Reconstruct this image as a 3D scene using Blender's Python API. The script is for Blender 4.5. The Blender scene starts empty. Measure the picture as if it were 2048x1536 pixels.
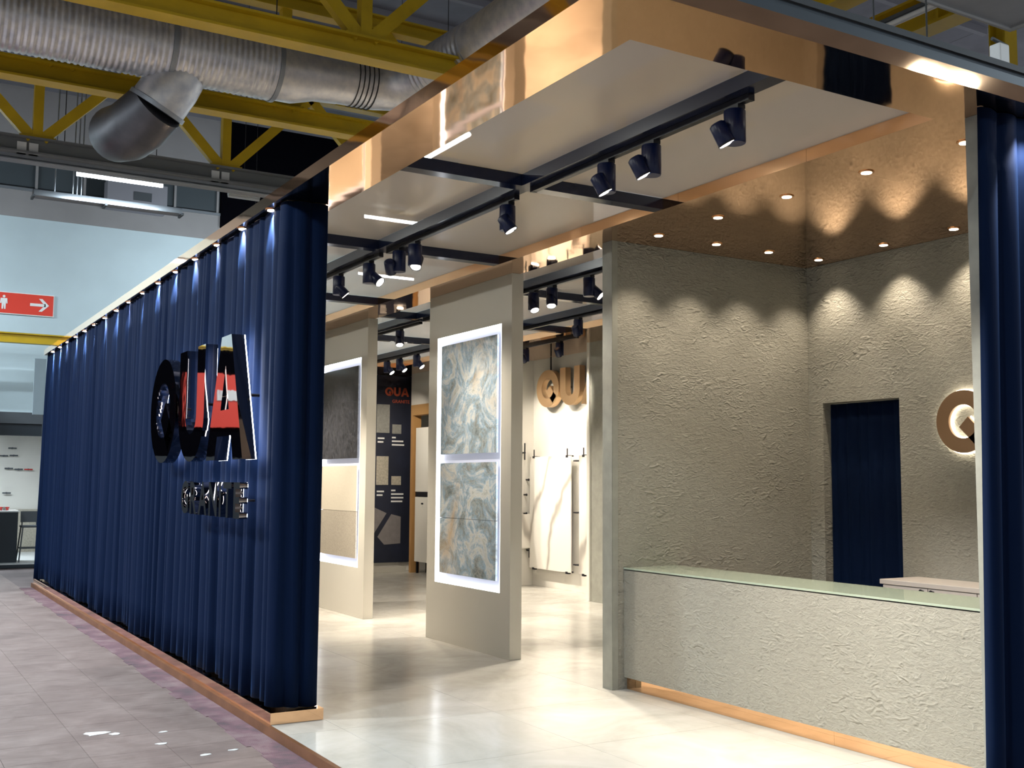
import bpy, bmesh, math, random
from mathutils import Vector, Matrix
random.seed(7)
scn = bpy.context.scene
col = scn.collection
PI = math.pi

# ------------------------------------------------------------------ camera
cam_d = bpy.data.cameras.new('camera')
cam = bpy.data.objects.new('camera', cam_d)
col.objects.link(cam)
scn.camera = cam
yaw, pitch, roll = math.radians(30.61009), math.radians(5.13136), math.radians(0.39909)
fw = Vector((math.sin(yaw)*math.cos(pitch), math.cos(yaw)*math.cos(pitch), math.sin(pitch)))
rt = Vector((math.cos(yaw), -math.sin(yaw), 0)); up = rt.cross(fw)
r2 = rt*math.cos(roll)+up*math.sin(roll); u2 = up*math.cos(roll)-rt*math.sin(roll)
CAM = Vector((-2.561, -7.610, 1.7))
m = Matrix((r2, u2, -fw)).transposed().to_4x4(); m.translation = CAM
cam.matrix_world = m
cam_d.sensor_width = 36.0
cam_d.lens = 2197.4264/2048*36.0
cam_d.clip_start = 0.05; cam_d.clip_end = 200

# ------------------------------------------------------------------ world, exposure
w = bpy.data.worlds.new('hall_air'); scn.world = w
w.use_nodes = True
w.node_tree.nodes['Background'].inputs[0].default_value = (0.80, 0.84, 0.90, 1)
w.node_tree.nodes['Background'].inputs[1].default_value = 0.42
scn.view_settings.view_transform = 'Standard'
scn.view_settings.look = 'None'
scn.view_settings.gamma = 1
scn.view_settings.use_curve_mapping = False
scn.view_settings.exposure = 0.33
scn.cycles.max_bounces = 5; scn.cycles.diffuse_bounces = 2; scn.cycles.glossy_bounces = 3; scn.cycles.transmission_bounces = 2
scn.cycles.adaptive_threshold = .03; scn.cycles.adaptive_min_samples = 12
scn.cycles.transparent_max_bounces = 6; scn.cycles.caustics_reflective = False; scn.cycles.caustics_refractive = False
COOL = (0.80, 0.92, 1.0); WARM = (1.0, 0.86, 0.68); TRK = (1.0, 0.90, 0.76); NEUT = (0.93, 0.95, 1.0)
E_DOWN, E_TRACK, E_CURT, E_HALL = 44, 205, 56, 460

def area_light(name, loc, sx, sy, energy, color, rot=(0, 0, 0)):
    d = bpy.data.lights.new(name, 'AREA'); d.shape = 'RECTANGLE'; d.size = sx; d.size_y = sy
    d.energy = energy; d.color = color
    o = bpy.data.objects.new(name, d); o.location = loc; o.rotation_euler = rot; col.objects.link(o)
    return o

# ------------------------------------------------------------------ materials
MATS = {}
def newmat(name):
    mt = bpy.data.materials.new(name); mt.use_nodes = True
    nt = mt.node_tree; b = nt.nodes['Principled BSDF']
    MATS[name] = mt
    return mt, nt, b
def nd(nt, typ, **kw):
    n = nt.nodes.new(typ)
    for k, v in kw.items(): setattr(n, k, v)
    return n
def setin(n, **kw):
    for k, v in kw.items():
        n.inputs[k.replace('_', ' ')].default_value = v
def ramp(nt, stops):
    n = nt.nodes.new('ShaderNodeValToRGB'); e = n.color_ramp.elements
    while len(e) < len(stops): e.new(0.5)
    for el, (p, c) in zip(e, stops):
        el.position = p; el.color = (*c, 1)
    return n
def pos(nt, scale=(1, 1, 1), kind='Object'):
    t = nt.nodes.new('ShaderNodeTexCoord'); mp = nt.nodes.new('ShaderNodeMapping')
    mp.inputs['Scale'].default_value = scale
    if kind == 'World':
        g = nt.nodes.new('ShaderNodeNewGeometry'); nt.links.new(g.outputs['Position'], mp.inputs[0])
    else: nt.links.new(t.outputs[kind], mp.inputs[0])
    return mp.outputs[0]
def noise(nt, vec, scale, detail=4, rough=.55, dist=0):
    n = nt.nodes.new('ShaderNodeTexNoise'); nt.links.new(vec, n.inputs['Vector'])
    n.inputs['Scale'].default_value = scale; n.inputs['Detail'].default_value = detail
    n.inputs['Roughness'].default_value = rough; n.inputs['Distortion'].default_value = dist
    return n.outputs['Fac']
def bump(nt, b, h, strength, dist=.01):
    n = nt.nodes.new('ShaderNodeBump'); n.inputs['Strength'].default_value = strength; n.inputs['Distance'].default_value = dist
    nt.links.new(h, n.inputs['Height']); nt.links.new(n.outputs[0], b.inputs['Normal'])
    return n
def plain(name, c, rough=.5, metal=0, spec=.5, var=0.0, vs=6, bs=0):
    mt, nt, b = newmat(name)
    b.inputs['Base Color'].default_value = (*c, 1); b.inputs['Roughness'].default_value = rough
    b.inputs['Metallic'].default_value = metal; b.inputs['Specular IOR Level'].default_value = spec
    if var or bs:
        f = noise(nt, pos(nt, kind='World'), vs)
        if var:
            lo = tuple(x*(1-var) for x in c); hi = tuple(min(1, x*(1+var)) for x in c)
            r = ramp(nt, [(.3, lo), (.7, hi)]); nt.links.new(f, r.inputs[0]); nt.links.new(r.outputs[0], b.inputs['Base Color'])
        if bs: bump(nt, b, f, bs)
    return mt
def emit(name, c, s):
    mt, nt, b = newmat(name)
    b.inputs['Base Color'].default_value = (*c, 1)
    b.inputs['Emission Color'].default_value = (*c, 1); b.inputs['Emission Strength'].default_value = s
    return mt

# copper mirror sheet: slight waviness of the sheet
mt, nt, b = newmat('copper')
setin(b, Base_Color=(0.94, 0.57, 0.32, 1), Metallic=1.0, Roughness=.045)
bump(nt, b, noise(nt, pos(nt, kind='World'), 1.6, 2), .10, .02)
mt, nt, b = newmat('copper_satin')
setin(b, Base_Color=(0.80, 0.43, 0.20, 1), Metallic=1.0, Roughness=.22)
plain('edge_brown', (.27, .125, .06), .45, metal=.55, var=.2, vs=4)
mt, nt, b = newmat('gold_satin')
setin(b, Base_Color=(0.72, 0.48, 0.27, 1), Metallic=.85, Roughness=.34)
mt, nt, b = newmat('bronze')
setin(b, Base_Color=(0.34, 0.205, 0.115, 1), Metallic=.6, Roughness=.4)
mt, nt, b = newmat('black_chrome')
setin(b, Base_Color=(0.30, 0.26, 0.24, 1), Metallic=1.0, Roughness=.03)
bump(nt, b, noise(nt, pos(nt, kind='World'), 3, 2), .05, .02)
# navy velvet
mt, nt, b = newmat('velvet')
setin(b, Base_Color=(0.0008, 0.0068, 0.029, 1), Roughness=.8, Sheen_Weight=.05, Sheen_Roughness=.35, Specular_IOR_Level=.1)
b.inputs['Sheen Tint'].default_value = (0.10, 0.34, 1.0, 1)
bump(nt, b, noise(nt, pos(nt, (14, 14, 2), 'World'), 3, 3), .12, .01)
# trowelled plaster
mt, nt, b = newmat('plaster')
p = pos(nt, (1, 1, 2.1), 'World')
f1 = noise(nt, p, 16, 6, .62, 1.5); f2 = noise(nt, p, 1.6, 3)
v = nt.nodes.new('ShaderNodeTexNoise'); v.noise_type = 'RIDGED_MULTIFRACTAL'
nt.links.new(p, v.inputs['Vector']); v.inputs['Scale'].default_value = 11; v.inputs['Detail'].default_value = 4
v.inputs['Distortion'].default_value = 1.2
rm = nd(nt, 'ShaderNodeMapRange'); rm.inputs[1].default_value = .42; rm.inputs[2].default_value = .66; nt.links.new(f2, rm.inputs[0])
mx = nd(nt, 'ShaderNodeMath', operation='MULTIPLY'); rm.inputs[3].default_value = .15; rm.inputs[4].default_value = 1.7; nt.links.new(rm.outputs[0], mx.inputs[0]); nt.links.new(v.outputs['Fac'], mx.inputs[1])
ad = nd(nt, 'ShaderNodeMath', operation='ADD'); nt.links.new(mx.outputs[0], ad.inputs[0]); nt.links.new(f1, ad.inputs[1])
bump(nt, b, ad.outputs[0], .9, .016)
r = ramp(nt, [(.25, (.285, .27, .225)), (.55, (.335, .32, .27)), (.8, (.38, .365, .315))]); nt.links.new(f1, r.inputs[0])
nt.links.new(r.outputs[0], b.inputs['Base Color']); setin(b, Roughness=.5, Specular_IOR_Level=.4)
plain('plaster_smooth', (.30, .30, .26), .6, var=.1, vs=9)
plain('wall_white', (.80, .77, .70), .55)
plain('panel_greige', (.58, .55, .48), .5)
plain('panel_edge', (.50, .47, .40), .5)
# polished floor tile
mt, nt, b = newmat('floor_tile')
oi = nd(nt, 'ShaderNodeObjectInfo')
p = pos(nt, kind='World')
f1 = noise(nt, p, 1.3, 6, .6, 1.5); f2 = noise(nt, p, 5, 5, .6, 2)
r = ramp(nt, [(.3, (.55, .52, .46)), (.5, (.65, .62, .56)), (.68, (.71, .68, .63))]); nt.links.new(f1, r.inputs[0])
mxn = nd(nt, 'ShaderNodeMix', data_type='RGBA', blend_type='MULTIPLY'); mxn.inputs[0].default_value = .35
r2_ = ramp(nt, [(.0, (.82, .82, .82)), (1, (1, 1, 1))]); nt.links.new(oi.outputs['Random'], r2_.inputs[0])
nt.links.new(r.outputs[0], mxn.inputs[6]); nt.links.new(r2_.outputs[0], mxn.inputs[7])
nt.links.new(mxn.outputs[2], b.inputs['Base Color'])
rr = nd(nt, 'ShaderNodeMapRange'); rr.inputs[3].default_value = .13; rr.inputs[4].default_value = .27
nt.links.new(f2, rr.inputs[0]); nt.links.new(rr.outputs[0], b.inputs['Roughness']); setin(b, Specular_IOR_Level=.5)
# hall floor tile, worn
mt, nt, b = newmat('hall_tile')
oi = nd(nt, 'ShaderNodeObjectInfo'); p = pos(nt, kind='World')
f1 = noise(nt, p, 2.2, 6, .65, .6); f2 = noise(nt, pos(nt, (2, 9, 1), 'World'), 3, 6, .7)
r = ramp(nt, [(.25, (.185, .135, .121)), (.5, (.25, .19, .17)), (.75, (.325, .256, .232))]); nt.links.new(f1, r.inputs[0])
r3 = ramp(nt, [(.30, (.86, .86, .86)), (.55, (1, 1, 1)), (.66, (1.12, 1.12, 1.12)), (.76, (1.6, 1.6, 1.6))]); nt.links.new(f2, r3.inputs[0])
mxn = nd(nt, 'ShaderNodeMix', data_type='RGBA', blend_type='MULTIPLY'); mxn.inputs[0].default_value = 1
nt.links.new(r.outputs[0], mxn.inputs[6]); nt.links.new(r3.outputs[0], mxn.inputs[7])
m3 = nd(nt, 'ShaderNodeMix', data_type='RGBA', blend_type='MULTIPLY'); m3.inputs[0].default_value = 1
r4 = ramp(nt, [(0, (.96, .96, .96)), (1, (1.04, 1.03, 1.03))]); nt.links.new(oi.outputs['Random'], r4.inputs[0])
nt.links.new(mxn.outputs[2], m3.inputs[6]); nt.links.new(r4.outputs[0], m3.inputs[7])
nt.links.new(m3.outputs[2], b.inputs['Base Color']); setin(b, Roughness=.55, Specular_IOR_Level=.35)
bump(nt, b, f2, .12, .01)
plain('hall_grout', (.16, .122, .115), .9)
plain('hall_screed', (.19, .15, .145), .7, var=.2, vs=2)
# worn red carpet tape strip
mt, nt, b = newmat('carpet_strip')
p = pos(nt, kind='World'); f1 = noise(nt, p, 3, 5, .7)
wv = nd(nt, 'ShaderNodeTexWave'); nt.links.new(pos(nt, (22, 22, 1), 'World'), wv.inputs['Vector']); wv.inputs['Scale'].default_value = 1.2
wv.inputs['Distortion'].default_value = 3
r = ramp(nt, [(.30, (.12, .09, .10)), (.48, (.22, .12, .14)), (.7, (.33, .24, .235))]); nt.links.new(f1, r.inputs[0])
mxn = nd(nt, 'ShaderNodeMix', data_type='RGBA', blend_type='MULTIPLY'); mxn.inputs[0].default_value = .3
nt.links.new(r.outputs[0], mxn.inputs[6]); nt.links.new(wv.outputs[0], mxn.inputs[7]); nt.links.new(mxn.outputs[2], b.inputs['Base Color'])
setin(b, Roughness=.9)
# translucent stretch ceiling: lets the hall behind shimmer through
mt, nt, b = newmat('ceiling_film')
setin(b, Base_Color=(.80, .68, .58, 1), Roughness=.25, Specular_IOR_Level=.4)
tr = nd(nt, 'ShaderNodeBsdfTransparent'); tr.inputs[0].default_value = (.95, .90, .84, 1)
tl = nd(nt, 'ShaderNodeBsdfTranslucent'); tl.inputs[0].default_value = (.8, .73, .66, 1)
ms = nd(nt, 'ShaderNodeMixShader'); ms.inputs[0].default_value = .22
m2 = nd(nt, 'ShaderNodeMixShader'); m2.inputs[0].default_value = .54
nt.links.new(b.outputs[0], ms.inputs[1]); nt.links.new(tl.outputs[0], ms.inputs[2])
nt.links.new(ms.outputs[0], m2.inputs[1]); nt.links.new(tr.outputs[0], m2.inputs[2])
nt.links.new(m2.outputs[0], nt.nodes['Material Output'].inputs[0])
plain('navy_paint', (.006, .010, .030), .16, spec=.5)
plain('navy_board', (.012, .016, .035), .6, var=.3, vs=2)
plain('black_metal', (.009, .009, .013), .38, spec=.35)
plain('navy_metal', (.005, .011, .050), .32, spec=.4)
plain('yellow_paint', (.62, .41, .010), .45, var=.12, vs=2)
plain('grey_steel', (.30, .33, .36), .4, metal=.6)
plain('chord_grey', (.17, .18, .18), .6)
plain('rail_grey', (.075, .095, .115), .45, metal=.3)
plain('grey_dark', (.07, .08, .09), .6)
plain('hall_wall', (.55, .66, .70), .75, var=.06, vs=.6)
plain('hall_wall_grey', (.30, .29, .29), .8, var=.08, vs=.8)
plain('louvre_dark', (.055, .07, .08), .6)
plain('roof_sheet', (.20, .20, .23), .8, var=.15, vs=1.2)
plain('roof_rib', (.26, .26, .29), .8)
plain('flat_black', (.0025, .0025, .004), 1.0, spec=0)
plain('cable_black', (.02, .02, .02), .6)
plain('white_plastic', (.75, .76, .74), .45)
plain('board_grey', (.84, .89, .92), .5, var=.08, vs=2)
plain('board_dull', (.27, .34, .37), .6)
plain('red_sign', (.80, .055, .03), .5)
plain('white_print', (.85, .85, .83), .5)
plain('orange_print', (.55, .10, .045), .5)
plain('glass_edge', (.15, .30, .24), .15)
plain('lacquer', (.56, .50, .46), .35)
plain('lacquer_white', (.78, .75, .68), .35)
plain('sample_grey', (.26, .26, .24), .6, var=.15, vs=20)
plain('sample_beige', (.45, .41, .33), .6, var=.2, vs=30)
plain('sample_slab', (.22, .20, .20), .5, var=.1, vs=8)
plain('frame_copper', (.60, .34, .13), .35, metal=.35)
plain('wood_warm', (.45, .27, .11), .5, var=.3, vs=9)
plain('counter_dark', (.014, .022, .03), .5)
plain('granite_dark', (.035, .036, .042), .14, var=.55, vs=26)
plain('granite_beige', (.52, .47, .38), .4, var=.05, vs=40)
plain('granite_speck', (.36, .32, .26), .5, var=.25, vs=90)
plain('red_plastic', (.6, .05, .04), .4)
# galvanised duct
mt, nt, b = newmat('galvanised')
f1 = noise(nt, pos(nt, kind='World'), 7, 4)
r = ramp(nt, [(.3, (.50, .52, .56)), (.7, (.74, .73, .71))]); nt.links.new(f1, r.inputs[0]); nt.links.new(r.outputs[0], b.inputs['Base Color'])
setin(b, Metallic=.75, Roughness=.4)
plain('duct_shaded', (.10, .10, .11), .45, metal=.7, var=.15, vs=5)  # darker galvanised copy: shade on the elbow bowl put into the colour
# blue grey onyx with amber veins
mt, nt, b = newmat('onyx')
p = pos(nt, kind='World')
f1 = noise(nt, p, 2.4, 10, .74, 1.5); f2 = noise(nt, p, 1.1, 3, .5, 1.0); f3 = noise(nt, p, 4, 7, .7, 2)
r = ramp(nt, [(.30, (.12, .14, .14)), (.42, (.28, .33, .34)), (.50, (.34, .48, .62)), (.57, (.72, .74, .72)), (.68, (.33, .38, .37))])
nt.links.new(f1, r.inputs[0])
ra = ramp(nt, [(.60, (0, 0, 0)), (.80, (.8, .8, .8))]); nt.links.new(f2, ra.inputs[0])
mxn = nd(nt, 'ShaderNodeMix', data_type='RGBA'); nt.links.new(ra.outputs[0], mxn.inputs[0]); nt.links.new(r.outputs[0], mxn.inputs[6])
mxn.inputs[7].default_value = (.55, .38, .20, 1)
rv = ramp(nt, [(.47, (0, 0, 0)), (.5, (.55, .55, .55)), (.53, (0, 0, 0))]); nt.links.new(f3, rv.inputs[0])
m3 = nd(nt, 'ShaderNodeMix', data_type='RGBA'); nt.links.new(rv.outputs[0], m3.inputs[0]); nt.links.new(mxn.outputs[2], m3.inputs[6])
m3.inputs[7].default_value = (.62, .60, .54, 1)
nt.links.new(m3.outputs[2], b.inputs['Base Color']); setin(b, Roughness=.12)
# white marble with diagonal grey veins
mt, nt, b = newmat('calacatta')
mp_ = pos(nt, (1, .8, .45), 'World')
wv = nd(nt, 'ShaderNodeTexWave'); wv.bands_direction = 'DIAGONAL'; nt.links.new(mp_, wv.inputs['Vector'])
setin(wv, Scale=.9, Distortion=6, Detail=4); wv.inputs['Detail Scale'].default_value = 1.1
r = ramp(nt, [(0, (.40, .37, .33)), (.05, (.62, .58, .52)), (.10, (.74, .71, .65)), (.3, (.80, .77, .71))]); nt.links.new(wv.outputs['Fac'], r.inputs[0])
nt.links.new(r.outputs[0], b.inputs['Base Color']); setin(b, Roughness=.15)
# clear sheet
mt, nt, b = newmat('glass_top')
setin(b, Base_Color=(.37, .43, .34, 1), Roughness=.06, Specular_IOR_Level=.6)
emit('lamp_warm', (1, .86, .66), 9)
emit('lamp_white', (1, .93, .82), 14)
emit('tube_cool', (.85, .93, 1), 12)
emit('lamp_curtain', (1, .92, .86), 12)
emit('backlit_panel', (.55, .57, .68), .36)
emit('led_strip', (.92, .95, 1), 3.2)
emit('halo_white', (.85, .90, 1), 9)
emit('halo_warm', (1, .90, .72), 6)

for k_ in ('lamp_warm', 'lamp_white', 'tube_cool', 'lamp_curtain', 'halo_white', 'halo_warm'): MATS[k_].cycles.emission_sampling = 'NONE'

# ------------------------------------------------------------------ mesh helpers
class MB:
    def __init__(s): s.v = []; s.f = []; s.sm = []
    def add(s, vs, fs, smooth=False):
        o = len(s.v); s.v += [tuple(x) for x in vs]
        for f in fs: s.f.append(tuple(i+o for i in f)); s.sm.append(smooth)
        return s
    def box(s, x0, x1, y0, y1, z0, z1):
        x0, x1 = sorted((x0, x1)); y0, y1 = sorted((y0, y1)); z0, z1 = sorted((z0, z1))
        v = [(x, y, z) for x in (x0, x1) for y in (y0, y1) for z in (z0, z1)]
        return s.add(v, [(0, 1, 3, 2), (4, 6, 7, 5), (0, 4, 5, 1), (2, 3, 7, 6), (0, 2, 6, 4), (1, 5, 7, 3)])
    def cbox(s, c, dx, dy, dz): return s.box(c[0]-dx/2, c[0]+dx/2, c[1]-dy/2, c[1]+dy/2, c[2]-dz/2, c[2]+dz/2)
    def obox(s, p0, p1, w, h, upv=(0, 0, 1)):
        p0, p1 = Vector(p0), Vector(p1); d = (p1-p0).normalized(); u = Vector(upv)
        if abs(d.dot(u)) > .98: u = Vector((1, 0, 0))
        a = d.cross(u).normalized(); c = a.cross(d).normalized()
        v = [q+a*(i*w/2)+c*(j*h/2) for q in (p0, p1) for i, j in ((-1, -1), (1, -1), (1, 1), (-1, 1))]
        return s.add(v, [(0, 3, 2, 1), (4, 5, 6, 7), (0, 1, 5, 4), (1, 2, 6, 5), (2, 3, 7, 6), (3, 0, 4, 7)])
    def ibeam(s, p0, p1, w, h, t=.03):
        p0, p1 = Vector(p0), Vector(p1); z = Vector((0, 0, 1))
        s.obox(p0+z*(h/2-t/2), p1+z*(h/2-t/2), w, t); s.obox(p0-z*(h/2-t/2), p1-z*(h/2-t/2), w, t)
        return s.obox(p0, p1, t, h-2*t)
    def tube(s, pts, rad, n=16, caps=True, smooth=True):
        pts = [Vector(p) for p in pts]
        if not isinstance(rad, (list, tuple)): rad = [rad]*len(pts)
        rings = []; d0 = (pts[1]-pts[0]).normalized()
        a = d0.orthogonal().normalized()
        for i, p in enumerate(pts):
            d = (pts[min(i+1, len(pts)-1)]-pts[max(i-1, 0)]).normalized()
            a = (a-d*a.dot(d)).normalized(); b2 = d.cross(a)
            rings.append([p+(a*math.cos(2*PI*k/n)+b2*math.sin(2*PI*k/n))*rad[i] for k in range(n)])
        o = [q for rg in rings for q in rg]
        fs = [(i*n+k, i*n+(k+1) % n, (i+1)*n+(k+1) % n, (i+1)*n+k) for i in range(len(pts)-1) for k in range(n)]
        s.add(o, fs, smooth)
        if caps:
            s.add(rings[0], [tuple(range(n-1, -1, -1))]); s.add(rings[-1], [tuple(range(n))])
        return s
    def mesh(s, name):
        me = bpy.data.meshes.new(name); me.from_pydata(s.v, [], s.f)
        me.polygons.foreach_set('use_smooth', s.sm); me.update()
        return me
    def build(s, name, mat, parent=None, loc=None, bevel=0):
        return obj(name, s.mesh(name), mat, parent, loc, bevel)
def obj(name, me, mat, parent=None, loc=None, bevel=0):
    o = bpy.data.objects.new(name, me); col.objects.link(o)
    if mat and not me.materials: me.materials.append(MATS[mat])
    if parent: o.parent = parent
    if loc is not None: o.location = loc
    if bevel:
        bm = o.modifiers.new('bevel', 'BEVEL'); bm.width = bevel; bm.segments = 2; bm.limit_method = 'ANGLE'
    return o
def thing(name, label, cat, loc=(0, 0, 0), group=None, rot=None):
    o = bpy.data.objects.new(name, None); col.objects.link(o); o.location = loc; o.empty_display_size = .1
    if rot: o.rotation_euler = rot
    return tag(o, label, cat, group)
def tag(o, label, cat, group=None):
    o['label'] = label; o['category'] = cat
    if group: o['group'] = group
    return o
def struct(name, label, cat, me=None, mat=None, loc=(0, 0, 0)):
    if me is None:
        o = bpy.data.objects.new(name, None); col.objects.link(o); o.empty_display_size = .1
    else: o = obj(name, me, mat)
    o.location = loc; o['kind'] = 'structure'; o['label'] = label; o['category'] = cat
    return o
def B(*a): return MB().box(*a)
ORD = ['first', 'second', 'third', 'fourth', 'fifth', 'sixth', 'seventh', 'eighth', 'ninth', 'tenth', 'eleventh', 'twelfth',
       'thirteenth', 'fourteenth', 'fifteenth', 'sixteenth', 'seventeenth']

# letters: outlines, one unit high
def circ(cx, cy, r, n=48, a0=0, a1=2*PI, end=False):
    k = n+1 if end else n
    return [(cx+r*math.cos(a0+(a1-a0)*i/n), cy+r*math.sin(a0+(a1-a0)*i/n)) for i in range(k)]
def shape_mesh(name, groups, depth):
    v = []; f = []
    for loops in groups:
        c = bpy.data.curves.new('t', 'CURVE'); c.dimensions = '2D'; c.fill_mode = 'BOTH'; c.extrude = depth/2
        for lp in loops:
            sp = c.splines.new('POLY'); sp.points.add(len(lp)-1)
            for q, (x, y) in zip(sp.points, lp): q.co = (x, y, 0, 1)
            sp.use_cyclic_u = True
        t = bpy.data.objects.new('t', c)
        me = t.to_mesh()
        o = len(v); v += [tuple(q.co) for q in me.vertices]; f += [tuple(i+o for i in pl.vertices) for pl in me.polygons]
        t.to_mesh_clear(); bpy.data.objects.remove(t); bpy.data.curves.remove(c)
    me = bpy.data.meshes.new(name); me.from_pydata(v, [], f); me.update()
    bm = bmesh.new(); bm.from_mesh(me); bmesh.ops.remove_doubles(bm, verts=bm.verts, dist=1e-5)
    bmesh.ops.recalc_face_normals(bm, faces=bm.faces); bm.to_mesh(me); bm.free()
    return me
def text_mesh(body, size, depth, bold=0.0):
    c = bpy.data.curves.new('t', 'FONT'); c.body = body; c.size = size; c.extrude = depth/2; c.offset = bold
    t = bpy.data.objects.new('t', c); src = t.to_mesh()
    me = src.copy(); me.materials.clear(); t.to_mesh_clear(); bpy.data.objects.remove(t); bpy.data.curves.remove(c)
    xs = [q.co.x for q in me.vertices]; ys = [q.co.y for q in me.vertices]
    return me, min(xs), max(xs), min(ys), max(ys)
def letter_groups(ch, h, grow=0.0, ws=1.0):
    g = grow; S = lambda L: [(x*h*ws, y*h) for x, y in L]
    if ch == 'Q':
        ring = [S(circ(.5, .5, .5+g)), S(circ(.5, .5, .27-g))[::-1]]
        a = .115+g; d = math.sqrt(.5)
        def q(t, s): return (.60+t*d+s*d, .40-t*d+s*d)
        return [ring, [S([q(-.13, -a), q(.0+.30, -a), q(.30, a), q(-.13, a)])]]
    if ch == 'U':
        o = [(0-g, 1+g), (0-g, .42)]+circ(.42, .42, .42+g, 24, PI, 2*PI, True)+[(.84+g, 1+g), (.60-g, 1+g), (.60-g, .42)]
        o += circ(.42, .42, .18-g, 18, 0, -PI, True)+[(.24+g, 1+g)]
        return [[S(o)]]
    if ch == 'A':
        o = [(0, 0), (.25, 0), (.31, .19), (.69, .19), (.75, 0), (1, 0), (.63, 1), (.37, 1)]
        hl = [(.385, .40), (.5, .76), (.615, .40)]
        return [[S(o), S(hl)]]
LW = {'Q': 1.0, 'U': .84, 'A': 1.0}
M_NEGX = Matrix(((0, 0, -1), (-1, 0, 0), (0, 1, 0))).to_4x4()   # front faces -X, reads towards -Y
M_NEGY = Matrix(((1, 0, 0), (0, 0, -1), (0, 1, 0))).to_4x4()    # front faces -Y, reads towards +X

# ================================================================== HALL
GF = -0.065                                # hall floor level
hall = struct('floor', 'worn mauve brown tiled hall floor beside the blue curtain wall', 'floor', B(-16, 18, -16, 22, GF-.1, GF-.012).mesh('floor'), 'hall_screed')
tm = B(-.2482, .2482, -.2482, .2482, -.012, 0).mesh('hall_floor_tile'); tm.materials.append(MATS['hall_tile'])
n = 0
for i in range(6):
    for j in range(-4, 33):
        obj('hall_floor_tile', tm, None, hall, (-.20-.25-.5*i, .2+.5*j, GF))
st = MB()
N = 60
for k in range(N):                          # ragged tape strip
    y0 = -4.0+k*(16/N); y1 = y0+16/N-.002
    st.box(-.235+random.uniform(-.02, .025), -.03, y0, y1, GF, GF+.004)
tag(st.build('carpet_strip', 'carpet_strip'), 'torn reddish purple carpet strip along the copper platform edge', 'carpet')
for fi, (x, y, s_) in enumerate(((-1.05, .62, .06), (-.93, .55, .035), (-.72, .10, .03), (-.55, -.35, .03), (-.62, .45, .025), (-.35, -.30, .022))):
    pm = MB(); k = 9
    ring = [(x+s_*random.uniform(.5, 1.2)*math.cos(2*PI*i/k)*1.6, y+s_*random.uniform(.5, 1.2)*math.sin(2*PI*i/k), GF+.003) for i in range(k)]
    low = [(a, b_, GF+.0005) for a, b_, c_ in ring]
    pm.add(ring+low, [tuple(range(k))]+[(i, i+k, (i+1) % k+k, (i+1) % k) for i in range(k)])
    tag(pm.build('paint_fleck', 'white_print'), 'white paint fleck on the mauve hall floor, %s of six going from the largest' % ORD[fi], 'fleck', 'white flecks on the hall floor')

# hall end wall and roof
EW = 22.0
struct('wall_back', 'pale blue white hall end wall above the neighbouring stand', 'wall', B(-16, 18, EW, EW+.3, GF, 8.25).mesh('wall_back'), 'hall_wall')
struct('trim_1', 'grey band across the top of the pale hall end wall', 'wall band', B(-16, 18, EW-.02, EW+.3, 8.25, 8.95).mesh('trim_1'), 'hall_wall_grey')
lv = struct('trim_2', 'dark panelled band high on the hall end wall', 'wall band', B(-16, 18, EW+.05, EW+.3, 8.95, 9.7).mesh('trim_2'), 'louvre_dark')
for k in range(14):
    B(-6+k*1.15, -6+k*1.15+.06, EW-.02, EW+.05, 8.95, 9.7).build('mullion', 'hall_wall_grey', lv)
B(-16, 18, EW-.06, EW+.05, 8.93, 9.0).build('rail', 'grey_steel', lv)
struct('trim_3', 'grey upper hall end wall behind the yellow trusses', 'wall', B(-16, 5.6, EW, EW+.3, 9.7, 12).mesh('trim_3'), 'hall_wall_grey')
struct('trim_4', 'black panel closing the upper hall end behind the trusses', 'wall', B(5.6, 18, EW-.1, EW+.2, 8.6, 12).mesh('trim_4'), 'flat_black')  # plain black panel across the upper right of the end wall
roof = struct('ceiling', 'grey sheet hall roof high above the yellow trusses', 'roof', B(-16, 18, -16, EW, 11.6, 11.8).mesh('ceiling'), 'roof_sheet')
B(18.01, 42, -40, EW, 11.6, 11.8).build('roof_sheet', 'roof_sheet', roof); B(0, 18, -40, -16.01, 11.6, 11.8).build('roof_sheet', 'roof_sheet', roof)  # unseen roof extension, added to darken what the front fascia mirrors
for k in range(24):
    B(-16, 18, -14+k*1.5, -14+k*1.5+.12, 11.45, 11.6).build('roof_rib', 'roof_rib', roof)
# trusses across the hall
def truss(y, xs, zb, hgt, x0, x1, label, cm='yellow_paint'):
    t = thing('roof_truss', label, 'truss', ((x0+x1)/2, y, zb), 'yellow roof trusses'); ox = -(x0+x1)/2
    MB().ibeam((x0+ox, 0, .14), (x1+ox, 0, .14), .26, .28).build('bottom_chord', cm, t)
    MB().ibeam((x0+ox, 0, hgt), (x1+ox, 0, hgt), .22, .24).build('top_chord', 'yellow_paint', t)
    for i, x in enumerate(xs):
        MB().obox((x+ox, 0, .28), (x+ox, 0, hgt-.1), .15, .15).build('vertical', 'yellow_paint', t)
        for s_ in (-1, 1):
            xe = x+s_*1.56
            if x0 <= xe <= x1:
                MB().obox((x+ox+s_*.08, 0, .28), (xe+ox, 0, hgt-.08), .13, .17).build('diagonal', 'yellow_paint', t)
        MB().box(x+ox-.28, x+ox+.28, -.10, .10, .27, .31).build('gusset', 'yellow_paint', t)
nodes = lambda a: [a+3.12*k for k in range(-4, 3)]
truss(4.95, nodes(2.66), 7.0, 1.9, -12, 6.38, 'yellow steel roof truss nearest the viewer, above the ribbed duct')
truss(7.95, nodes(2.63), 7.0, 1.9, -12, 6.38, 'yellow steel roof truss crossing right behind the ribbed duct')
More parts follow.
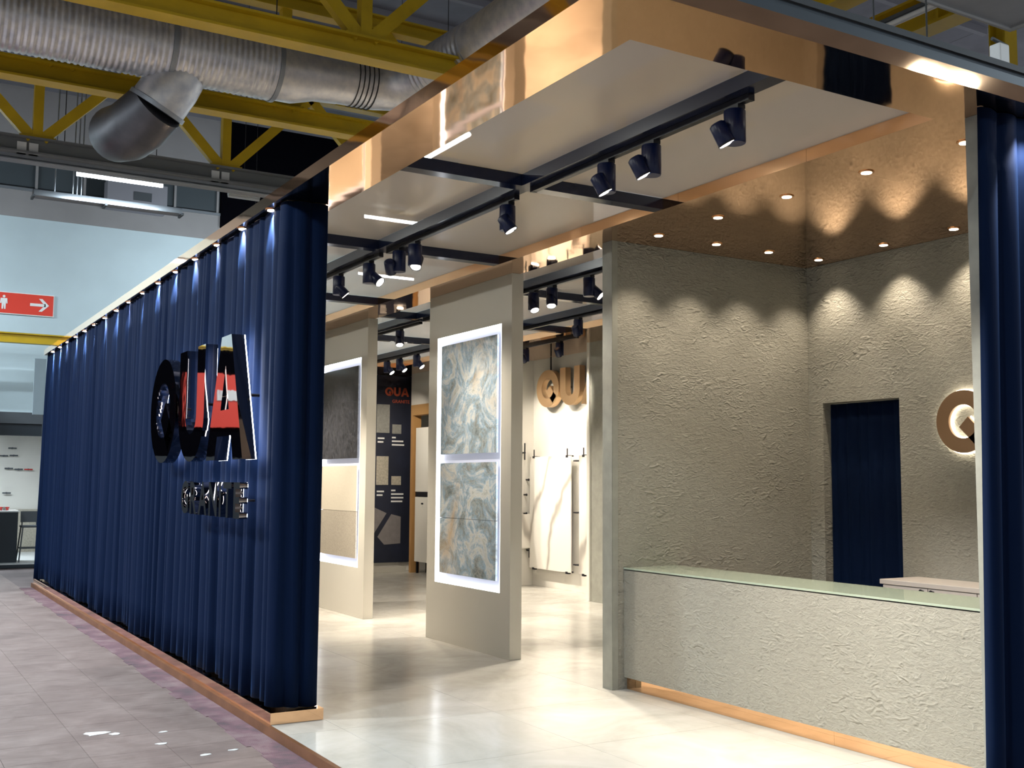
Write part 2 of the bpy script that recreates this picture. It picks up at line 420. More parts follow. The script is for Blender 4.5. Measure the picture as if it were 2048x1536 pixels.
truss(11.6, nodes(2.80), 7.0, 1.9, -12, 6.38, 'farthest yellow steel roof truss, with white boxes on its lower chord', 'chord_grey')
truss(-8.4, nodes(2.66), 7.0, 1.9, -12, 9.2, 'yellow steel roof truss behind the viewer, mirrored in the copper fascia')
truss(-13.5, nodes(2.66)+[12, 15.1, 18.2], 7.0, 1.9, -12, 20, 'yellow steel roof truss farther behind the viewer')
def crossbeam(x, y0, y1, z, label):
    t = thing('roof_beam', label, 'beam', (x, (y0+y1)/2, z), 'yellow beams at the upper right'); h = (y1-y0)/2
    MB().ibeam((0, -h, .2), (0, h, .2), .30, .40, .035).build('girder', 'yellow_paint', t)
    for k in range(5):
        yy = -h+(k+.5)*2*h/5
        MB().box(-.14, .14, yy-.015, yy+.015, .03, .37).build('stiffener', 'yellow_paint', t)
crossbeam(7.95, -5, 13, 7.0, 'yellow girder at the upper right, behind the grey hanging board')
crossbeam(6.55, -5, 13, 7.0, 'yellow girder at the top right, beside the white tube pipe')
cl = thing('roof_column', 'yellow upright steel column at the far upper right', 'column', (12.75, 3, GF))
MB().obox((0, -.13, 0), (0, -.13, 10.5), .30, .03, (0, 1, 0)).build('flange', 'yellow_paint', cl)
MB().obox((0, .13, 0), (0, .13, 10.5), .30, .03, (0, 1, 0)).build('flange', 'yellow_paint', cl)
MB().obox((0, 0, 0), (0, 0, 10.5), .03, .23, (0, 1, 0)).build('web', 'yellow_paint', cl)
low = thing('wall_beam', 'low yellow beam across the pale hall wall, under the red sign', 'beam', (-4, 20.5, 4.90))
MB().ibeam((-11, 0, .12), (15, 0, .12), .2, .24).build('girder', 'yellow_paint', low)
for k in range(6): MB().box(-10+k*3.9, -9.6+k*3.9, -.11, .11, -.02, .0).build('splice_plate', 'yellow_paint', low)

# ribbed duct with reducer, flexible run and drop elbow
du = thing('air_duct', 'long ribbed galvanised round duct under the hall roof', 'duct', (0, 6.6, 7.32))
def ribbed(p0, p1, r, pitch, amp):
    p0, p1 = Vector(p0), Vector(p1); L = (p1-p0).length; k = int(L/pitch); pts = []; rd = []
    for i in range(k):
        for t_, a in ((0, 0), (.35, 0), (.5, amp), (.85, amp)):
            pts.append(p0+(p1-p0)*((i+t_)/k)); rd.append(r+a)
    return MB().tube(pts, rd, 28)
segs = [(-8, -3.9), (-3.9, -1.62), (-1.62, .62), (.62, 2.02)]
for a, b_ in segs: ribbed((a+.02, 0, 0), (b_-.02, 0, 0), .435, .075, .012).build('ribbed_section', 'galvanised', du)
for a, b_ in segs: MB().tube([(b_-.03, 0, 0), (b_+.03, 0, 0)], .462, 28).build('flange', 'grey_steel', du)
MB().tube([(2.03, 0, 0), (2.3, 0, 0), (2.62, 0, .02), (2.95, 0, .04)], [.43, .43, .36, .36], 28).build('reducer', 'galvanised', du)
MB().tube([(2.95, 0, .04), (3.5, 0, .05), (3.75, -.08, .06), (3.95, -.3, .07), (4.05, -.6, .09)], .355, 24).build('bend', 'galvanised', du)
ribbed((4.05, -.6, .09), (4.22, -1.8, .16), .345, .09, .015).build('ribbed_section', 'galvanised', du)
MB().tube([(4.22, -1.8, .16), (4.3, -2.6, .22), (4.4, -5.5, .3)], .35, 24).build('flexible_section', 'galvanised', du)
for k in range(5):
    x = 3.15+k*.07; MB().tube([(x, 0, .045), (x+.012, 0, .045)], .368, 24).build('wire_tie', 'cable_black', du)
pts = [(.80, .12, -.25), (.70, .14, -.48), (.55, .22, -.74), (.40, .42, -.92), (.30, .75, -.98), (.24, 1.2, -.90)]
MB().tube(pts[:3], .36, 28).build('outlet_neck', 'galvanised', du)
MB().tube(pts[2:], [.365, .39, .39, .38], 28).build('outlet_elbow', 'duct_shaded', du)
MB().tube([(.565, .215, -.715), (.54, .235, -.765)], .385, 28).build('outlet_band', 'grey_steel', du)
for wi, x in enumerate((-3.9, -1.62, .62, 2.05)):
    tag(MB().tube([(x, 6.6, 7.75), (x, 6.6, 11.5)], .008, 6).build('hanger_wire', 'cable_black'), 'thin black hanger wire holding the ribbed duct, %s from the left' % ORD[wi], 'wire', 'duct hanger wires')

# cable trays, pipe, tube lights under far truss
tr_ = thing('cable_tray', 'grey cable tray with conduits along the far truss', 'cable tray', (0, 11.75, 6.95))
B(-8, 4.4, -.12, .12, 0, .05).build('tray', 'grey_steel', tr_)
for k in range(3): MB().tube([(-8, -.08+.08*k, -.03), (4.4, -.08+.08*k, -.03)], .025, 8).build('conduit', 'grey_steel', tr_)
MB().tube([(-8, .25, .22), (2.6, .25, .22)], .08, 12).build('pipe', 'grey_steel', tr_)
for x, n_ in ((-.62, 2), (2.55, 2)):
    for k in range(n_): B(x+k*.18, x+k*.18+.14, -.2, -.06, .05, .24).build('junction_box', 'white_plastic', tr_)
hp = thing('light_trough', 'grey half round reflector trough hanging below the lit hall tube', 'reflector', (0, 12.85, 6.62))
half = MB(); nn = 12
for s_, rr_ in ((0, .13), (1, .115)):
    half.add([(x, rr_*math.cos(PI*k/nn), rr_*math.sin(PI*k/nn)) for x in (-.2, 2.35) for k in range(nn+1)],
             [(k, k+1, nn+2+k, nn+1+k) for k in range(nn)], True)
half.build('shell', 'grey_steel', hp)
for x in (-.2, 1.0, 2.35): B(x-.02, x+.02, -.15, .15, -.03, .01).build('strut', 'grey_dark', hp)
for x in (.15, .45, .52, .59): MB().tube([(x, 0, .12), (x+.02, -.1, 5.0)], .012, 6).build('hanger', 'grey_steel', hp)
ac = thing('wall_unit', 'grey ventilation unit with small dark grille high on the hall wall', 'vent unit', (3.3, EW-.35, 8.95))
B(-.75, .75, -.2, .28, -.25, .45).build('case', 'roof_rib', ac); B(-.1, .35, -.22, -.19, -.02, .2).build('grille', 'grey_dark', ac)

hl_n = 0
def tube_light(x, y, z, L, label, energy, axis='x', grp='hall tube lights', tilt=0):
    t = thing('tube_light', label, 'light', (x, y, z), grp)
    hx, hy = (L/2, .06) if axis == 'x' else (.06, L/2)
    B(-hx, hx, -hy, hy, .02, .09).build('housing', 'white_plastic', t)
    if axis == 'x': MB().tube([(-hx, 0, 0), (hx, 0, 0)], .035, 10).build('tube', 'tube_cool', t)
    else: MB().tube([(0, -hy, 0), (0, hy, 0)], .035, 10).build('tube', 'tube_cool', t)
    a = area_light('lamp', (0, 0, -.05), L if axis == 'x' else .12, .12 if axis == 'x' else L, energy, COOL, (math.radians(tilt), 0, 0)); a.parent = t
tube_light(1.15, 12.3, 6.98, 1.46, 'lit white hall tube lamp over the far end of the curtain wall', E_HALL*.12)
tube_light(-.8, 18.0, 2.70, 1.5, 'added unseen tube lamp behind the header of the neighbouring stand', E_HALL*.22)  # unseen lamp added to brighten the neighbouring stand inside
tube_light(6.47, 12.15, 6.9, 1.46, 'lit hall tube lamp glowing through the white ceiling film', E_HALL*.25)
tube_light(5.05, 7.3, 6.9, 1.46, 'lit hall tube lamp set lengthwise above the front ceiling film', E_HALL*.25, 'y')
HT = [(-6.2, 13.6, 1.2), (-6.2, 9.8, 1.2), (-6.2, 5.8, 1.2), (-6.2, 2.0, 1.1), (-6.2, -2, .8), (-6.2, -6, .6), (-3.2, 18.4, .5), (-6.5, 18.6, .5), (9.5, -5.6, .3), (2.0, -10.5, .4), (8.6, 17.5, .45), (5.2, 17.5, .4)]  # unseen tube lamps added to light the hall floor and end wall
for i, (x, y, e_) in enumerate(HT):
    tube_light(x, y, 6.85, 1.5, 'added lit hall tube lamp outside the picture, %s of the hall rows' % ORD[i], E_HALL*e_, tilt=78 if y > 17 else 0)
    tag(MB().tube([(x, y, 6.93), (x, y, 11.6)], .006, 6).build('hanger_wire', 'cable_black'), 'wire of the added hall tube lamp outside the picture, %s of the rows' % ORD[i], 'wire', 'hall row wires')
tube_light(11.6, -11.3, 8.05, 1.3, 'lit hall tube lamp mirrored in the copper canopy front', E_HALL*.25)
for x, y, z, k in ((6.47, 12.15, 6.98, 'tube lamp above the ceiling film'), (5.05, 7.3, 6.98, 'lengthwise tube lamp'), (11.6, -11.3, 8.13, 'tube lamp mirrored in the canopy')):
    tag(MB().tube([(x, y, z), (x, y, 11.6)], .006, 6).build('hanger_wire', 'cable_black'), 'thin wire holding the '+k, 'wire', 'hall row wires')
ut = thing('dark_tube_light', 'small unlit pale tube fitting just above the curtain wall', 'light', (3.87, 14.0, 7.42))
B(-.32, .32, -.06, .06, .02, .09).build('housing', 'white_plastic', ut); MB().tube([(-.32, 0, 0), (.32, 0, 0)], .035, 10).build('tube', 'white_plastic', ut)
MB().tube([(0, 0, .09), (0, 0, 4.1)], .006, 6).build('hanger', 'cable_black', ut)
# dark stand across the aisle, seen in the chrome letters
ds = thing('dark_stand', 'black stand with red banner across the aisle, mirrored in the letters', 'stand', (-5.3, 14.4, GF))
B(-3.3, 3.3, -1.6, 1.9, 0, 2.2).build('body', 'counter_dark', ds); B(-3.3, 3.3, -1.6, 1.9, 2.2, 4.2).build('upper_wall', 'flat_black', ds)
B(.9, 2.5, -1.66, -1.61, 2.75, 3.75).build('red_banner', 'red_sign', ds); B(1.2, 1.9, -1.68, -1.661, 3.25, 3.45).build('white_bar', 'white_print', ds)
for i, x in enumerate((-.2, 1.35)):
    tag(MB().tube([(x+.4, 12.3, 7.07), (x+.4, 12.3, 11.5)], .008, 6).build('hanger_wire', 'cable_black'), ('left' if i == 0 else 'right')+' thin wire holding the lit hall tube lamp', 'wire', 'tube hanger wires')
pp = thing('tube_pipe', 'unlit white tube fitting beside the yellow girder at upper right', 'light', (6.95, -.3, 6.75))
MB().tube([(0, -2.2, 0), (0, 1.5, 0)], .035, 10).build('tube', 'white_plastic', pp)
B(-.05, .05, -2.2, 1.5, .03, .07).build('housing', 'grey_dark', pp)

# red direction sign on end wall
sg = thing('direction_sign', 'red washroom direction sign with white arrow and pictograms', 'sign', (.42, EW-.05, 6.05))
B(-1.0, 1.02, -.03, .03, -.255, .255).build('panel', 'red_sign', sg)
B(-1.02, 1.04, -.02, .035, -.275, .275).build('rim', 'white_print', sg)
ar = shape_mesh('arrow', [[[(0, -.035), (.36, -.035), (.36, .035), (0, .035)]], [[(.20, .16), (.28, .16), (.44, 0), (.28, -.16), (.20, -.16), (.34, 0)]]], .02)
obj('arrow', ar, 'white_print', sg).matrix_local = Matrix.Translation((.48, -.035, 0)) @ M_NEGY
def person_icon(ox, skirt):
    g_ = [[circ(0, .155, .032, 16)]]
    g_.append([[(-.075, .11), (.075, .11), (.085, -.02), (.055, -.02), (.048, .06), (.045, -.16), (.012, -.16), (.0, -.02), (-.012, -.16), (-.045, -.16), (-.048, .06), (-.055, -.02), (-.085, -.02)]])
    if skirt: g_[1] = [[(-.05, .11), (.05, .11), (.10, -.05), (.04, -.05), (.04, -.16), (-.04, -.16), (-.04, -.05), (-.10, -.05)]]
    obj('pictogram', shape_mesh('pictogram', g_, .02), 'white_print', sg).matrix_local = Matrix.Translation((ox, -.035, 0)) @ M_NEGY
person_icon(-.12, False); person_icon(-.38, True)
B(-.26, -.245, -.045, -.025, -.17, .19).build('divider', 'white_print', sg)

# neighbouring stand at the far left
struct('trim_5', 'neighbouring stand platform with dark edge at far left', 'platform', B(-9, 5.2, 16.5, 20.6, GF, .0).mesh('trim_5'), 'counter_dark')
B(-9, 5.2, 16.52, 20.6, 0, .012).build('platform_top', 'white_plastic', bpy.data.objects['trim_5'])
nb = thing('neighbour_stand', 'white walled neighbouring stand with dark header at far left', 'stand', (0, 20.5, 0))
B(-9, 5.2, 0, .12, .012, 2.75).build('back_panel', 'wall_white', nb)
B(-9, 5.2, -3.9, -3.7, 2.58, 2.82).build('header', 'counter_dark', nb)
B(-9, 5.2, -3.95, .1, 2.82, 3.05).build('roof_edge', 'grey_dark', nb)
B(-9, 5.2, -.03, 0, .012, 1.0).build('wood_dado', 'sample_beige', nb)
k = 0
taps = [(-.10, 2.42), (.35, 2.42), (-.10, 2.25), (.38, 2.25), (.2, 2.24), (-.08, 1.95), (.30, 1.95), (.48, 1.93), (.66, 1.93), (-.05, 1.62), (.28, 1.38), (-.12, 1.3), (-.35, 1.3)]
for x, z in taps:
    k += 1
    t = thing('tap', 'small tap on the neighbouring stand wall, %s counting down from top left' % ORD[k-1], 'tap', (x*1.17+.08, 20.49, z), 'taps on the neighbouring stand wall')
    MB().tube([(0, 0, 0), (0, -.10, 0)], .022, 8).build('body', 'grey_dark', t)
    MB().tube([(-.09, -.09, 0), (.09, -.09, 0)], .016, 8).build('handle', 'red_plastic' if k % 3 == 0 else 'grey_dark', t)
ct = thing('bar_counter', 'dark box counter of the neighbouring stand at far left', 'counter', (-.9, 17.3, .012))
B(-1.6, 1.18, -.35, .35, 0, 1.02).build('body', 'counter_dark', ct); B(-1.62, 1.2, -.37, .37, 1.02, 1.05).build('top', 'white_plastic', ct)
for i, (x, c_) in enumerate(((-.02, 'red_plastic'), (.08, 'grey_dark'), (.16, 'red_plastic'), (.22, 'sample_grey'), (.28, 'red_plastic'))):
    t = thing('fitting_sample', 'small fitting sample on the dark bar counter, %s from the left' % ORD[i], 'fitting', (x-.18, 17.25, 1.062), 'fitting samples on the bar counter')
    MB().tube([(0, 0, 0), (0, 0, .07)], [.03, .02], 10).build('body', c_, t); MB().tube([(-.04, 0, .055), (.04, 0, .055)], .012, 8).build('arm', 'red_plastic', t)
sl = thing('bar_stool', 'dark grey bar stool beside the far left counter', 'stool', (.55, 17.2, .012), rot=(0, 0, PI/2))
B(-.19, .19, -.19, .19, .70, .74).build('seat', 'grey_dark', sl, bevel=.015)
bk = MB(); bk.obox((.17, 0, .80), (.24, 0, 1.02), .34, .025, (1, 0, 0)); bk.build('backrest', 'grey_dark', sl)
for sx in (-1, 1):
    for sy in (-1, 1):
        MB().tube([(sx*.16, sy*.16, .71), (sx*.23, sy*.22, 0)], .014, 8).build('leg', 'grey_dark', sl)
for z in (.28,):
    for a, b_ in (((-.2, -.2), (.2, -.2)), ((.2, -.2), (.2, .2)), ((.2, .2), (-.2, .2)), ((-.2, .2), (-.2, -.2))):
        MB().tube([(a[0], a[1], z), (b_[0], b_[1], z)], .011, 8).build('foot_rail', 'grey_dark', sl)
for sy in (-1, 1): MB().tube([(.17, sy*.14, .72), (.2, sy*.14, .86)], .012, 8).build('back_post', 'grey_dark', sl)

eb = thing('end_board', 'narrow blue grey board behind the far end of the blue curtain', 'board', (0, 12.25, 0))
B(-.12, .06, -.02, .02, 2.78, 3.72).build('panel', 'board_dull', eb); B(.045, .058, .02, .035, .0, 3.72).build('post', 'grey_dark', eb)

# rail over canopy front and hanging board
ra_ = thing('overhead_rail', 'grey steel lighting rail running above the copper canopy front', 'rail', (4.0, -3.3, 4.24))
B(-3.2, 5, -.05, .05, .0, .13).build('channel', 'rail_grey', ra_)
B(-3.2, 5, -.07, -.05, .11, .15).build('lip', 'grey_dark', ra_)
for k in range(8): B(-2.8+k, -2.72+k, -.09, .09, -.03, .0).build('bracket', 'grey_dark', ra_)
for i, x in enumerate((1.9, 2.45, 2.92)):
    tag(MB().tube([(x, -3.3, 4.37), (x, -3.3, 11.5)], .006, 6).build('hanger_wire', 'cable_black'), 'thin wire holding the grey overhead rail, %s from the left' % ORD[i], 'wire', 'rail hanger wires')
cmz = thing('rail_sensor', 'small white box fitting with dark arm on the overhead rail', 'sensor', (3.62, -3.3, 4.47))
B(-.05, .05, -.04, .04, -.098, .06).build('case', 'white_plastic', cmz, bevel=.01); MB().tube([(-.07, 0, .09), (.08, 0, .07)], .012, 8).build('arm', 'grey_dark', cmz)
hb = thing('hanging_board', 'light grey flat board hanging at the top right corner', 'board', (4.3, -3.0, 5.5))
B(-1.25, 1.25, -.9, .93, .02, .05).build('panel', 'board_grey', hb)
for a in ((-1.27, 1.27, .93, .955, 0, .055), (-1.27, 1.27, -.925, -.9, 0, .055), (1.25, 1.275, -.9, .93, 0, .055), (-1.275, -1.25, -.9, .93, 0, .055)):
    B(*a).build('edge_trim', 'white_plastic', hb)
for x in (-1.1, 1.1):
    for y in (-.8, .8): MB().tube([(x, y, .05), (x, y, 6)], .006, 6).build('hanger', 'cable_black', hb)

# ================================================================== BOOTH SHELL
ZS, ZT = 3.77, 3.86
plat = struct('platform', 'raised stand platform laid with polished beige tiles', 'platform', B(0.004, 7.3, -4.03, 12.2, GF, -.012).mesh('platform'), 'hall_grout')
G = 1.2; cache = {}
x = .4-G
xs = []
while x < 7.3: xs.append(x); x += G
ys = []; y = -.34-4*G
while y < 12.2: ys.append(y); y += G
for x in xs:
    for y in ys:
        a0, a1 = max(x, .004), min(x+G, 7.3); b0, b1 = max(y, -4.03), min(y+G, 12.2)
        if a1-a0 < .02 or b1-b0 < .02: continue
        dx, dy = round(a1-a0-.003, 3), round(b1-b0-.003, 3)
        if (dx, dy) not in cache:
            cache[(dx, dy)] = B(-dx/2, dx/2, -dy/2, dy/2, -.011, 0).mesh('floor_tile'); cache[(dx, dy)].materials.append(MATS['floor_tile'])
        obj('floor_tile', cache[(dx, dy)], None, plat, ((a0+a1)/2, (b0+b1)/2, 0))
ed = struct('trim_6', 'copper edge trim along the raised stand platform', 'trim', B(-.028, .003, -4.06, 12.2, GF, .001).mesh('trim_6'), 'edge_brown')
B(.003, 7.3, -4.06, -4.031, GF, .001).build('front_edge', 'edge_brown', ed)

# curtain wall plinth + core
pl_ = struct('baseboard_left', 'copper mirror plinth under the long blue curtain', 'plinth', B(0.0, .39, 0.0, 12.15, .002, .082).mesh('baseboard_left'), 'copper')
struct('wall_curtain_side', 'white partition wall behind the long blue curtain', 'wall', B(.16, .37, .12, 12.1, .083, ZS-.002).mesh('wall_curtain_side'), 'wall_white')

def curtain(name, label, cat, path, z0, z1, seed, fold=(.10, .19), amp=(.018, .042), flare=1.0, hem=True, rows=12, lean=0):
    rnd = random.Random(seed)
    pts = [Vector((a, b_, 0)) for a, b_ in path]
    L = [0]
    for a, b_ in zip(pts, pts[1:]): L.append(L[-1]+(b_-a).length)
    tot = L[-1]; cols = []; s = 0
    while s < tot:
        wd = rnd.uniform(*fold); am = rnd.uniform(*amp); ph = rnd.uniform(-.25, .25)
        for k in range(12):
            t = k/12; prof = math.sin(PI*t)**.8
            prof2 = math.sin(PI*min(1, max(0, t+ph*t*(1-t)*2)))
            cols.append((s+wd*t, am*(prof*.5+prof2*.5), rnd.uniform(-1, 1)*.0012))
        s += wd
    cols = [c for c in cols if c[0] <= tot]+[(tot, 0, 0)]
    V = []; nc = len(cols)
    drift = [rnd.uniform(0, 6.28) for _ in range(4)]
    def at(s):
        for i in range(len(L)-1):
            if s <= L[i+1] or i == len(L)-2:
                t = (s-L[i])/(L[i+1]-L[i]); d = (pts[i+1]-pts[i]).normalized()
                return pts[i]+(pts[i+1]-pts[i])*t, Vector((-d.y, d.x, 0))
    for j in range(rows):
        t = j/(rows-1); z = z1+(z0-z1)*t
        for s, a, jt in cols:
            s2 = min(tot, max(0, s+t*.03*math.sin(s*1.7+drift[0])+.012*t*math.sin(s*9+drift[1]+t*2)))
            q, nrm = at(s2)
            k = (.55+.75*t**.6*flare)*(1+.25*math.sin(s*2.3+drift[2])*t)
            hz = .012*math.sin(s*5.1+drift[3])*(j == rows-1) if hem else 0
            q = q+nrm*(a*k+jt+.012*t*flare*math.sin(s*3.3+drift[1]))
            V.append((q.x-lean*t, q.y, z+hz))
    F = [(j*nc+i, j*nc+i+1, (j+1)*nc+i+1, (j+1)*nc+i) for j in range(rows-1) for i in range(nc-1)]
    o = MB().add(V, F, True).build(name, 'velvet')
    so = o.modifiers.new('solid', 'SOLIDIFY'); so.thickness = .006; so.offset = -1
    return tag(o, label, cat)
# normal is left of travel: travel from far end (+Y) towards the viewer gives... (-dy,dx)
curtain('curtain', 'long pleated navy velvet curtain covering the outer wall of the stand', 'curtain',
        [(.375, .085), (.12, .085), (.075, .13), (.075, 12.1)], .095, ZS-.004, 3, (.10, .26), (.012, .058), 1.1)

# ---- ceiling with copper soffits
ce = struct('ceiling_stand', 'copper mirror canopy ceiling of the stand with white film panels', 'ceiling')
R1 = (.44, 2.58); R2 = (3.0, 5.75); YF = -4.03; YI = -3.60; YB = 12.1
def cu(name, *a): return B(*a).build(name, 'copper', ce)
cu('soffit_panel', 0.0, R1[0], YF+.0, YB, ZS, ZT)             # left border + fascia
cu('soffit_panel', R1[0], R1[1], YF, YI, ZS, ZT)               # front border
cu('soffit_panel', R1[1], R2[0], -.05, YB, ZS, ZT)             # strip between the recesses
cu('soffit_panel', R2[1], 7.3, .05, YB, ZS, ZT)
cu('soffit_panel', R2[0], R2[1], 10.6, YB, ZS, ZT)
cu('soffit_panel', R2[0], R2[1], -.05, .25, ZS, ZT)
# reception copper ceiling in sheets, hairline joints
rx = [R1[1], 4.05, 5.60, 7.3]; ry = [YF, -2.62, -1.33, -.05]
for i in range(3):
    for j in range(3):
        cu('ceiling_sheet', rx[i]+.0008*(i > 0), rx[i+1]-.0008, ry[j]+.0008*(j > 0), ry[j+1]-.0008, ZS, ZT)
def film(x0, x1, y0, y1): return B(x0, x1, y0, y1, ZT-.004, ZT).build('film_panel', 'ceiling_film', ce)
C1 = [-1.04, 1.45, 4.30, 7.2, 10.0]; BW = .11
XB1 = (1.33, 1.44)
def bm_(x0, x1, y0, y1): return B(x0, x1, y0, y1, ZS+.002, ZT-.005).build('ceiling_beam', 'navy_paint', ce)
for y in C1: bm_(R1[0], R1[1], y-BW, y)
yy = [YI]+C1+[YB]
for i in range(len(yy)-1):
    y0 = yy[i]; y1 = yy[i+1]-(BW if i < len(yy)-2 else 0)
    bm_(XB1[0], XB1[1], y0, y1)
    film(R1[0], XB1[0], y0, y1); film(XB1[1], R1[1], y0, y1)
C2 = [2.82, 5.1, 7.28]; XB2 = (3.46, 3.57); XB3 = (4.95, 5.06)
yy = [.25]+C2+[10.6]
for y in C2: bm_(R2[0], R2[1], y-BW, y)
for i in range(len(yy)-1):
    y0 = yy[i]; y1 = yy[i+1]-(BW if i < len(yy)-2 else 0)
    bm_(XB2[0], XB2[1], y0, y1); bm_(XB3[0], XB3[1], y0, y1)
    film(R2[0], XB2[0], y0, y1); film(XB2[1], XB3[0], y0, y1); film(XB3[1], R2[1], y0, y1)

# ---- plaster reception walls
wp = struct('wall_reception_back', 'textured grey beige plaster wall at the end of the reception counter', 'wall', B(2.885, 5.32, -.085, .05, .001, ZS-.001).mesh('w'), 'plaster')
B(2.872, 2.8848, -.088, .052, .001, ZS-.001).build('edge_strip', 'plaster_smooth', wp)
B(2.872, 2.93, -.0885, -.0852, .001, ZS-.001).build('edge_strip', 'plaster_smooth', wp)
XR = 5.17
wr = MB(); wr.box(XR, XR+.15, -.26, -.0855, .001, ZS-.001); wr.box(XR, XR+.15, -3.70, -1.14, .001, ZS-.001); wr.box(XR, XR+.15, -1.14, -.26, 2.46, ZS-.001)
struct('wall_reception_side', 'textured plaster wall with a curtained doorway behind the reception counter', 'wall', wr.mesh('w'), 'plaster')
curtain('door_curtain', 'dark navy curtain hanging in the plaster wall doorway', 'curtain', [(XR+.10, -1.13), (XR+.10, -.27)], .02, 2.45, 5, (.10, .16), (.02, .035), .6)
wf = struct('wall_reception_front', 'grey partition edge behind the right hand blue curtain', 'wall', B(2.715, 5.32, -3.82, -3.70, .001, ZS-.001).mesh('w'), 'plaster_smooth')
curtain('front_curtain', 'navy velvet curtain at the right edge, in front of the counter', 'curtain',
        [(4.6, -3.86), (2.605, -3.86)], .05, ZS-.004, 11, (.17, .26), (.03, .055), 1.25, lean=.085)
bpy.data.objects['front_curtain'].rotation_euler = (0, 0, 0)

# counter
co = thing('reception_counter', 'long plaster fronted reception counter with glass top and copper plinth', 'counter', (2.99, -1.8, 0))
B(0, .56, -1.88, 1.712, .10, .977).build('body', 'plaster', co)
B(-.004, .565, -1.885, 1.713, .986, 1.0).build('glass_top', 'glass_top', co)
for a, b_ in ((-1.87, -.55), (-.549, 1.711)):
    B(.03, .5, a, b_, .002, .099).build('plinth', 'copper', co)
# sideboard
sb = thing('sideboard', 'pale taupe sideboard standing against the plaster wall behind counter', 'sideboard', (4.93, -2.2, 0))
B(-.21, .235, -.9, .88, .03, .895).build('body', 'lacquer', sb)
B(-.235, .235, -.92, .905, .896, .935).build('top', 'lacquer', sb, bevel=.004)
for i in range(4):
    d = B(-.228, -.212, -.89+.443*i, -.89+.443*i+.436, .06, .89).build('door', 'lacquer', sb)
    yk = (-.89+.443*i+.436-.045) if i % 2 == 0 else (-.89+.443*i+.045)
    MB().tube([(-.229, yk, .866), (-.245, yk, .866), (-.255, yk, .866)], [.012, .01, .02], 12).build('knob', 'black_metal', d)

# ================================================================== LETTERS
def sign_letters(name, label, word, h, origin, mat, depth, M, halo=None, stand=.04, gap=.10, ws=1.0, hg=-.03):
    t = thing(name, label, 'sign', origin); x = 0
    for ch in word:
        o = obj('letter', shape_mesh('letter', letter_groups(ch, h, 0, ws), depth), mat, t)
        o.matrix_local = M @ Matrix.Translation((x, 0, stand+depth/2))
        if halo:
            hm = shape_mesh('halo', letter_groups(ch, h, hg, ws), .006)
            q = obj('halo_plate', hm, halo, o); q.matrix_local = Matrix.Translation((0, 0, -depth/2-.006))
        for px, py in ((.14, .5), (LW[ch]-.14, .5)):
            pm = MB().tube([(px*h*ws, py*h, -depth/2), (px*h*ws, py*h, -depth/2-stand)], .012, 8).build('standoff', 'black_metal', o)
        x += (LW[ch]*ws+gap)*h
    return t
sign_letters('curtain_sign', 'large mirror chrome letters QUA mounted on the blue curtain', 'QUA', .97, (.02, 3.40, 1.86), 'black_chrome', .10, M_NEGX, 'halo_white', .06, .11, 1.02)
t = thing('curtain_subtitle', 'small mirror chrome letters GRANITE under the large letters on curtain', 'sign', (-.015, 2.10, 1.42)); x = 0
for ch in 'GRANITE':
    me, a0, a1, b0, b1 = text_mesh(ch, .37, .06, .008)
    o = obj('letter', me, 'black_chrome', t); wd = (a1-a0)*.95
    o.matrix_local = M_NEGX @ Matrix.Translation((x-a0*.95, -b0, .10)) @ Matrix.Diagonal((.95, 1, 1, 1))
    hm, _a, _b, _c, _d = text_mesh(ch, .37, .004, -.004)
    obj('halo_plate', hm, 'halo_white', o).location = (0, 0, -.034)
    MB().tube([((a0+a1)/2, (b1+b0)/2+.0, -.03), ((a0+a1)/2, (b1+b0)/2, -.11)], .009, 8).build('standoff', 'black_metal', o)
    x += wd+.058
sign_letters('reception_sign', 'round halo lit copper letter Q starting the sign on plaster wall', 'QUA', .51, (XR, -1.565, 1.965), 'bronze', .03, M_NEGX, 'halo_warm', .03, .12, hg=.02)
sign_letters('niche_sign', 'gold letters QUA standing out from the white display niche wall', 'QUA', .61, (7.21, 7.83, 2.93), 'gold_satin', .10, M_NEGX, None, .06, .06, 1.1)

# ================================================================== DISPLAY PANELS
def display_panel(label, y0, y1, x0, mats_):
    yc = (y0+y1)/2; t = thing('display_panel', label, 'display panel', (x0, yc, 0)); a, b_ = y0-yc, y1-yc
    n0, n1, z0, z1 = a+.20, a+1.62, .62, 3.29
    bo = MB(); bo.box(0, .13, a, n0, .001, ZS-.001); bo.box(0, .13, n1, b_, .001, ZS-.001)
    bo.box(0, .13, n0, n1, .001, z0); bo.box(0, .13, n0, n1, z1, ZS-.001); bo.box(.07, .13, n0, n1, z0, z1)
    bo.build('body', 'panel_greige', t)
    B(.062, .0698, n0+.001, n1-.001, z0+.001, z1-.001).build('light_panel', 'backlit_panel', t)
    for q in ((n0, n0+.014, z0, z1), (n1-.014, n1, z0, z1), (n0+.014, n1-.014, z0, z0+.014), (n0+.014, n1-.014, z1-.014, z1)):
        B(.004, .0615, q[0]+.0008, q[1]-.0008, q[2]+.0008, q[3]-.0008).build('led_strip', 'led_strip', t)
    s0, s1 = n0+.085, n1-.105
    for (c0, c1), mm in zip(((2.0, 3.19), (1.321, 1.905), (.73, 1.317)), mats_):
        B(.0, .02, s0, s1, c0, c1).build('stone_slab', mm, t)
    B(.021, .03, s0+.02, s1-.02, 1.25, 1.39).build('backing_strip', 'black_metal', t)
    for zz in (.9, 1.7, 2.2, 3.0):
        for ss in (s0+.2, s1-.2): B(.02, .062, ss-.02, ss+.02, zz-.02, zz+.02).build('standoff', 'black_metal', t)
display_panel('tall greige panel with backlit blue grey onyx slabs', 1.64, 3.46, 2.905, ('onyx', 'onyx', 'onyx'))
